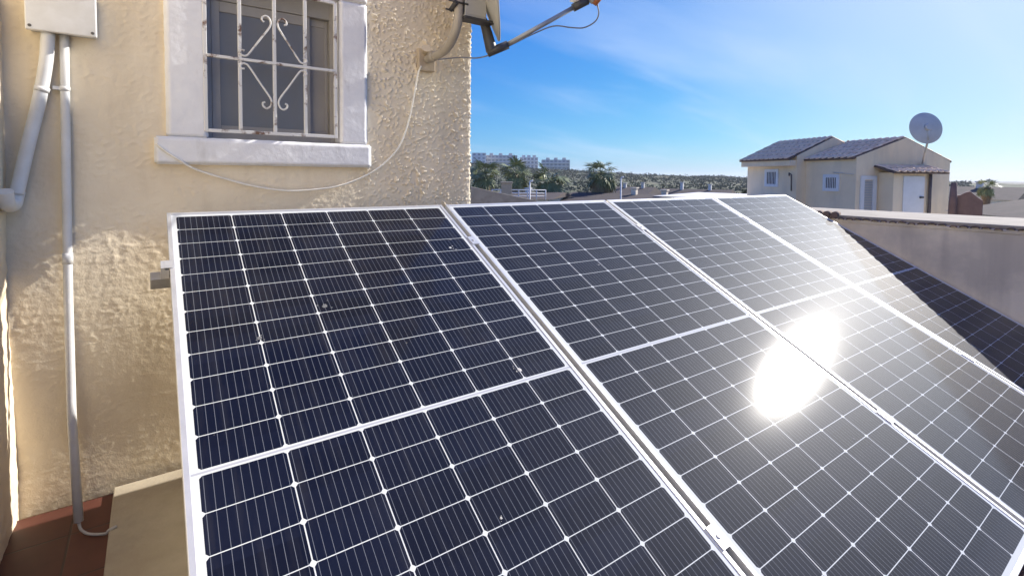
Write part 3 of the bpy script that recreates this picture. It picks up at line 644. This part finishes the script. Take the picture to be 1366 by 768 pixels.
# porch box with a lean-to tile roof
pb0, pb1 = .95, 2.47
b = MB(); b.box((pb0, -.6, GROUND), (pb1, .0-.002, .24), HM); hp(b, 'porch_wall', M['house_wall'])
a = HM @ Vector((pb0-.22, -.02, .50)); d = HM.to_3x3() @ Vector((0, -.80, -.24))
tiled(tile_roof(a, HM.to_3x3() @ Vector((1, 0, 0)), d.normalized(), 2.35, d.length, .26, .42, .075), 'porch_roof')
dr = hp(MB().box((1.35, -.63, -1.9), (2.24, -.58, .12), HM), 'door', M['house_white'])
kid(MB().box((2.04, -.70, -.66), (2.16, -.632, -.60), HM).build('handle', M['black']), dr)
hp(MB().tube([HM @ Vector(p) for p in ((2.42, -.68, .2), (2.42, -.68, -2.4))], .055, 8), 'downpipe', M['downpipe'])
hp(MB().tube([HM @ Vector(p) for p in ((-.50, W2+.32, .12), (-.56, W2+.25, .22), (-.58, W2+.1, .16), (-.56, W2+.1, -.5))], .03, 8), 'vent_pipe', M['downpipe'])
hp(MB().tube([HM @ Vector(p) for p in ((-.04, .05, .17), (-.04, 1.0, .25))], .014, 6), 'wire', M['far_dish'])
# its dish
fd = empty('satellite_dish', H(2.78, -.05, .63), label='large round grey satellite dish on a pole above the neighbour house gable', cat='satellite dish')
dc = Vector((21.05, 5.66, 1.72)); vN = Vector((-.62, -.76, .16)).normalized(); tN = Vector((0, 0, 1)).cross(vN).normalized(); uN = vN.cross(tN)
vs = []; fs = []; rg_, sg_ = 6, 40
for side in (0, 1):
    for i in range(rg_+1):
        for j in range(sg_):
            a = 2*math.pi*j/sg_; r = .53*i/rg_; vs.append(dc+(tN*math.cos(a)+uN*math.sin(a))*r+vN*(.10*(1-(i/rg_)**2)-side*.01))
nn = (rg_+1)*sg_
for side in (0, 1):
    for i in range(rg_):
        for j in range(sg_): fs.append((side*nn+i*sg_+j, side*nn+i*sg_+(j+1) % sg_, side*nn+(i+1)*sg_+(j+1) % sg_, side*nn+(i+1)*sg_+j))
put(MB().add(vs, fs, True).build('reflector', M['far_dish']), fd)
pf = H(2.78, -.06, .60); pt = dc+vN*.13+Vector((0, 0, -.05))
put(MB().tube([pf, Vector((pf.x+(pt.x-pf.x)*.3, pf.y+(pt.y-pf.y)*.3, pf.z+.25)), Vector((pt.x, pt.y, pt.z-.35)), pt], .032, 8).build('pole', M['far_dish']), fd)
put(MB().tube([dc+vN*.09, dc+vN*.17], [.13, .10], 12).build('hub', M['far_dish']), fd)

# ------------------------------------------------------------------ helper: point at pixel-free polar position
def pol(az, r, z): return Vector((r*math.sin(R(az)), r*math.cos(R(az)), z))

# apartment blocks on the hill
def block(az0, az1, r, z0, z1, floors, m, label, step=0, tower=True, face=.0):
    a = pol(az0, r, 0); c = pol(az1, r*(1+face), 0); ex = (c-a).normalized(); ey = Vector((-ex.y, ex.x, 0)); ey = ey if ey.dot(a) > 0 else -ey
    Lw = (c-a).length; Mx = Matrix(((ex.x, ey.x, 0, a.x), (ex.y, ey.y, 0, a.y), (0, 0, 1, 0), (0, 0, 0, 1)))
    e = empty('apartment_block', (a.x, a.y, z0), label=label, cat='building', group='apartment blocks on the hill')
    fh = (z1-z0)/floors; dp = 12
    b = MB()
    for k in range(floors): b.box((0, k*step, z0+k*fh), (Lw, dp, z0+(k+1)*fh), Mx)
    put(b.build('wall', m), e)
    for k in range(floors):
        y = k*step
        n = max(3, int(Lw/3.2))
        for i in range(n):
            x = Lw*(i+.5)/n; put(MB().box((x-1.0, y-.06, z0+k*fh+fh*.22), (x+1.0, y+.1, z0+k*fh+fh*.8), Mx).build('window', M['far_window']), e)
        put(MB().box((-.3, y-1.1, z0+k*fh-.12), (Lw*.97, y-.062, z0+k*fh+fh*.24), Mx).build('balcony', M['flat_white']), e)
    if tower:
        for t_ in (.22, .5, .8): put(MB().box((Lw*t_-1.6, dp*.3, z1), (Lw*t_+1.6, dp*.7, z1+1.9), Mx).build('lift_housing', m), e)
    return e
block(31.1, 32.7, 432, 7.6, 20.0, 4, M['flat_white'], 'white stepped apartment block on the hill touching the stucco house corner', step=1.4, tower=False)
block(32.45, 36.25, 446, 6.2, 18.6, 4, M['flat_grey'], 'long grey apartment block with rooftop boxes on the hill, behind the leftmost palms')
block(36.5, 38.6, 455, 4.4, 17.4, 4, M['flat_white'], 'bright white apartment block between two grey ones on the hill', step=.8)
block(39.0, 42.2, 438, 3.0, 14.6, 4, M['flat_grey'], 'rightmost wide grey apartment block on the hill', tower=True)

# scrub on the hill: one mass of bushes
def scrub(name, n, f_pos, smin, smax, m, seed):
    rnd = random.Random(seed); b = MB()
    for _ in range(n):
        c, sc = f_pos(rnd); s = rnd.uniform(smin, smax)*sc
        for _k in range(9):
            p = c+Vector((rnd.gauss(0, .5), rnd.gauss(0, .5), abs(rnd.gauss(.3, .35))))*s
            d1 = Vector((rnd.gauss(0, 1), rnd.gauss(0, 1), rnd.gauss(0, 1))).normalized(); d2 = d1.orthogonal().normalized(); d3 = d1.cross(d2); q = s*rnd.uniform(.25, .5)
            b.add([p+d2*q, p-d2*q*.6+d3*q*.8, p-d2*q*.6-d3*q*.8, p+d1*q*.7], [(0, 1, 2), (0, 1, 3), (1, 2, 3), (2, 0, 3)])
    return b.build(name, m)
def hz(az, r):
    k = np.interp(az, np.degrees(A), np.arange(na)); j = np.interp(r, RR, np.arange(nr)); return float(z[int(round(k)), int(round(j))])
def fpos(rnd):
    az = rnd.uniform(27, 78); r = rnd.choice((rnd.uniform(130, 430), rnd.uniform(280, 430), rnd.uniform(390, 425))); return pol(az, r, hz(az, r)-.3), 1
tag(scrub('hill_scrub', 5200, fpos, .8, 1.9, M['leaf'], 5), 'dark green scrub and low trees covering the far hillside', 'scrub', kind='stuff')

# ------------------------------------------------------------------ palms
def palm(az, r, ztop, crown, label, seed, nfr=46, dead=18, tr=.17, group='fan palms beyond the panels'):
    rnd = random.Random(seed); base = pol(az, r, GROUND); top = Vector((base.x+rnd.uniform(-.1, .1), base.y, ztop))
    e = empty('palm_tree', base, label=label, cat='palm', group=group)
    pts = [base.lerp(top, t_/12) for t_ in range(13)]
    put(MB().tube(pts, [tr*(1.35-.4*t_/12+.06*(t_ % 2)) for t_ in range(13)], 10).build('trunk', M['trunk']), e)
    def fan(b, d, ln_, droop, dead_):
        p0 = top+Vector((0, 0, rnd.uniform(-.25, .05)*crown*.4)); pts = [p0]; dd = d.copy()
        for k in range(5): dd = (dd+Vector((0, 0, -droop*(k+1)*.08))).normalized(); pts.append(pts[-1]+dd*ln_*.5/5)
        b.tube(pts, [.018*crown]*5+[.010*crown], 4, cap=False)
        tip = pts[-1]; side = dd.cross(Vector((0, 0, 1))); side = side.normalized() if side.length > 1e-3 else Vector((1, 0, 0)); nrm = side.cross(dd)
        side = (side+nrm*rnd.uniform(-.5, .5)).normalized(); nrm = side.cross(dd)
        nl = 15
        for j in range(nl):
            a = (j/(nl-1)-.5)*R(215 if not dead_ else 110)
            ld = (dd*math.cos(a)+side*math.sin(a)+nrm*.12*rnd.uniform(-1, 1)).normalized(); L_ = ln_*.62*(1-.25*abs(a)/2)*rnd.uniform(.85, 1.08); wv = (ld.cross(nrm)).normalized()*L_*.066
            m1 = tip+ld*L_*.55; t2 = tip+ld*L_+Vector((0, 0, -L_*(.18 if not dead_ else .45)))
            b.add([tip, m1+wv, t2, m1-wv], [(0, 1, 2, 3)])
    b = MB()
    for i in range(nfr):
        el = math.asin(rnd.uniform(-.45, .98)); az_ = i*2.39996+rnd.uniform(-.2, .2)
        fan(b, Vector((math.cos(el)*math.cos(az_), math.cos(el)*math.sin(az_), math.sin(el))), crown*rnd.uniform(.85, 1.1), .6 if el > .3 else 1.2, False)
    put(b.build('crown', M['frond']), e)
    if dead:
        b = MB()
        for i in range(dead):
            az_ = i*2.39996; el = R(rnd.uniform(-62, -20)); fan(b, Vector((math.cos(el)*math.cos(az_), math.cos(el)*math.sin(az_), math.sin(el))), crown*rnd.uniform(.8, 1.0), 1.6, True)
        put(b.build('dead_fronds', M['dead']), e)
    return e
palm(32.6, 45, .25, 1.7, 'shaggy fan palm at the far left, half against the stucco house corner', 1, nfr=34, dead=24)
palm(36.0, 42, .20, 1.65, 'fan palm with brown skirt right of the rooftop pillar', 2, nfr=34, dead=24)
palm(40.0, 34, -.25, 1.45, 'low drooping fan palm with many dead fronds below the grey apartment block', 3, nfr=36, dead=44)
palm(45.8, 36, .25, 1.45, 'tallest round-headed fan palm standing clear against the sky', 4, nfr=38, dead=20)
palm(79.0, 26, -.25, .42, 'small dark palm with a thick trunk right of the brick chimney', 5, nfr=26, dead=6, tr=.13, group='palms at the right edge')

# ------------------------------------------------------------------ houses between the panels and the hill
def house_box(name, az0, az1, r0, r1, zt, roof_z, m, mr, label, chim=(), win=3):
    a = pol(az0, r0, 0); c = pol(az1, r1, 0); ex = (c-a).normalized(); ey = Vector((-ex.y, ex.x, 0)); ey = ey if ey.dot(a) > 0 else -ey
    Lw = (c-a).length; dp = 7; Mx = Matrix(((ex.x, ey.x, 0, a.x), (ex.y, ey.y, 0, a.y), (0, 0, 1, 0), (0, 0, 0, 1)))
    e = empty(name, (a.x, a.y, GROUND), label=label, cat='house')
    put(MB().box((0, 0, GROUND), (Lw, dp, zt), Mx).build('wall', m), e)
    if roof_z > zt+.05:
        b = MB(); b.poly([Mx @ Vector(p) for p in ((-.3, -.35, zt+.003), (-.3, dp/2, roof_z), (-.3, dp+.35, zt+.003))], Mx.to_3x3() @ Vector((Lw+.6, 0, 0))); ro = put(b.build('roof', mr), e)
    else:
        b = MB(); b.box((-.05, -.05, zt+.003), (Lw+.05, .25, roof_z), Mx); b.box((-.05, .25, zt+.003), (Lw+.05, dp, zt+.02), Mx); ro = put(b.build('roof', mr), e)
    for t_, h_ in chim:
        kid(MB().box((Lw*t_-.16, dp*.42, zt), (Lw*t_+.16, dp*.42+.36, roof_z+h_), Mx).box((Lw*t_-.22, dp*.42-.06, roof_z+h_+.002), (Lw*t_+.22, dp*.42+.42, roof_z+h_+.07), Mx).build('chimney', m), ro)
    for i in range(win):
        x = Lw*(i+.5)/win; f_ = put(MB().box((x-.5, -.05, zt-1.5), (x+.5, -.003, zt-.4), Mx).build('window', M['house_white']), e)
        kid(MB().box((x-.4, -.06, zt-1.4), (x+.4, -.0505, zt-.5), Mx).build('pane', M['dark_glass']), f_)
    return e
house_box('low_house', 40.2, 52.0, 33, 30, -1.55, -1.08, M['render_wall'], M['dark_roof'], 'long low house with a dark brown roof and chimneys behind the middle panels', chim=((.62, .35), (.9, .25)), win=5)
house_box('low_house', 52.3, 62.5, 27, 24, -.95, -.80, M['flat_white'], M['flat_white'], 'low white flat-roofed house left of the neighbour house', win=4)
house_box('low_house', 33.0, 39.8, 30, 29, -1.30, -1.00, M['flat_white'], M['dark_roof'], 'low white house with dark roof under the left palms', chim=((.45, .2),), win=3)
house_box('far_house', 44.5, 50.5, 60, 58, -2.0, -1.15, M['flat_grey'], M['dark_roof'], 'grey house far behind the long brown roof', chim=((.2, .5), (.5, .4), (.83, .5)), win=4)
house_box('far_house', 51.5, 58.5, 62, 60, -2.2, -1.35, M['flat_white'], M['dark_roof'], 'white house with two chimneys far behind the flat white roof', chim=((.3, .75), (.72, .55)), win=4)
# gabled parapet beside the house corner
b = MB(); a0 = pol(31.0, 15, 0); a1 = pol(38.5, 15.5, 0)
b.poly([(a0.x, a0.y, GROUND), (a1.x, a1.y, GROUND), (a1.x, a1.y, -.75), (a0.x, a0.y, -.32)], (.12, .2, 0))
tag(b.build('sloping_parapet', M['roof_deck']), 'beige parapet sloping down to the right just beyond the stucco house corner', 'wall')
b = MB(); c = pol(35.05, 19, 0); Mx = Matrix.Translation(c) @ Matrix.Rotation(R(-35), 4, 'Z')
b.box((-.20, -.2, GROUND), (.20, .2, -.26), Mx); b.box((-.23, -.23, -.26), (.23, .23, -.20), Mx)
tag(b.build('rooftop_pillar', M['plate'], None, .01), 'beige square rooftop pillar between the two left palms', 'pillar')
for az, r, zt, lab in ((37.7, 20, -.20, 'thin white pole between the second and third palms'), (47.9, 24, -.02, 'thin white pole right of the tallest palm')):
    c = pol(az, r, GROUND); t_ = empty('lamp_pole', c, label=lab, cat='pole', group='thin white poles')
    put(MB().tube([c, Vector((c.x, c.y, zt))], [.05, .028], 8).build('shaft', M['house_white']), t_)
    put(MB().tube([Vector((c.x, c.y, zt)), Vector((c.x+.1, c.y-.08, zt+.03))], [.03, .04], 8).build('lamp_head', M['house_white']), t_)
# railing on the roof
rl = empty('terrace_railing', pol(33.4, 26, -1.0), label='white terrace railing below the left palms', cat='railing')
p0 = pol(33.4, 26, 0); p1 = pol(39.5, 26, 0)
for zz_ in (-.70, -.86, -1.02): put(MB().tube([(p0.x, p0.y, zz_), (p1.x, p1.y, zz_)], .028, 6).build('rail', M['house_white']), rl)
for i in range(7):
    p = p0.lerp(p1, i/6); put(MB().tube([(p.x, p.y, -1.32), (p.x, p.y, -.68)], .03, 6).build('post', M['house_white']), rl)

# ------------------------------------------------------------------ far right: brick chimney, roofs, trees
bc = empty('brick_chimney', pol(77.5, 12, -1.5), label='dark brown brick barbecue chimney beside the neighbour house', cat='chimney')
Mx = Matrix.Translation(pol(77.55, 12, 0)) @ Matrix.Rotation(R(-77.5), 4, 'Z')
b = MB(); b.poly([Mx @ Vector(p) for p in ((-.17, 0, -3), (.27, 0, -3), (.27, 0, -.36), (.20, 0, -.30), (.10, 0, -.20), (.04, 0, -.22), (-.03, 0, -.27), (-.17, 0, -.30))], Mx.to_3x3() @ Vector((0, .45, 0))); put(b.build('body', M['brick'], None, .01), bc)
b = MB(); b.tube([Mx @ Vector((-.13, -.05, -1)), Mx @ Vector((-.125, -.05, -.40)), Mx @ Vector((-.12, -.05, -.05))], [.06, .06, .042], 10); put(b.build('flue', M['brick']), bc)
house_box('right_house', 77.6, 92, 21, 15, -.98, -.25, M['flat_white'], M['dark_roof'], 'white house with a dark sloping tile roof at the far right edge', win=3)
house_box('right_house', 74.0, 80.5, 44, 43, -1.2, -.45, M['flat_white'], M['dark_roof'], 'distant white house with a dark roof behind the small palm', chim=((.6, .3),), win=3)
def tree(az, r, zt, cr, label, seed):
    rnd = random.Random(seed); base = pol(az, r, GROUND); e = empty('tree', base, label=label, cat='tree', group='trees at the far right')
    put(MB().tube([base, base+Vector((0, 0, (zt-GROUND)*.5)), Vector((base.x, base.y, zt-cr*.5))], [.2, .15, .08], 8).build('trunk', M['trunk']), e)
    b = MB(); cs = [(Vector((base.x, base.y, zt-cr*.9))+Vector((rnd.gauss(0, .55), rnd.gauss(0, .55), rnd.gauss(0, .35)))*cr, rnd.uniform(.3, .55)*cr) for _ in range(12)]
    for c, s in cs:
        for _ in range(130):
            d = Vector((rnd.gauss(0, 1), rnd.gauss(0, 1), rnd.gauss(0, 1))).normalized(); p = c+d*s*rnd.uniform(.6, 1.05); d2 = Vector((rnd.gauss(0, 1), rnd.gauss(0, 1), rnd.gauss(0, 1))).normalized(); d3 = d.cross(d2).normalized(); q = cr*rnd.uniform(.05, .1)
            b.add([p-d2*q, p+d3*q*.6, p+d2*q, p-d3*q*.6], [(0, 1, 2, 3)])
    put(b.build('crown', M['leaf']), e)
tree(80.6, 52, -.35, 1.5, 'rounded dark tree behind the roof at the right edge', 1)
tree(81.9, 60, -.5, 1.3, 'smaller dark tree at the extreme right edge of the picture', 2)
tree(77.5, 55, -.75, 1.3, 'low dark bush-like tree left of the small palm', 3)
tree(61.2, 70, -.9, 1.6, 'dark tree just left of the neighbour house roof corner', 4)

# ------------------------------------------------------------------ distance haze
hm = bpy.data.materials.new('haze'); hm.use_nodes = True; hn = hm.node_tree; hn.nodes.clear()
ho = N(hn, 'ShaderNodeOutputMaterial'); hv = N(hn, 'ShaderNodeVolumePrincipled'); hn.links.new(hv.outputs[0], ho.inputs['Volume'])
hv.inputs['Color'].default_value = (.88, .92, 1, 1); hv.inputs['Density'].default_value = .0003; hv.inputs['Anisotropy'].default_value = .2
b = MB().box((-2700, -2700, GROUND-3.5), (2700, 2700, 27)); tag(b.build('haze', hm), kind='stuff')

bpy.context.view_layer.update()
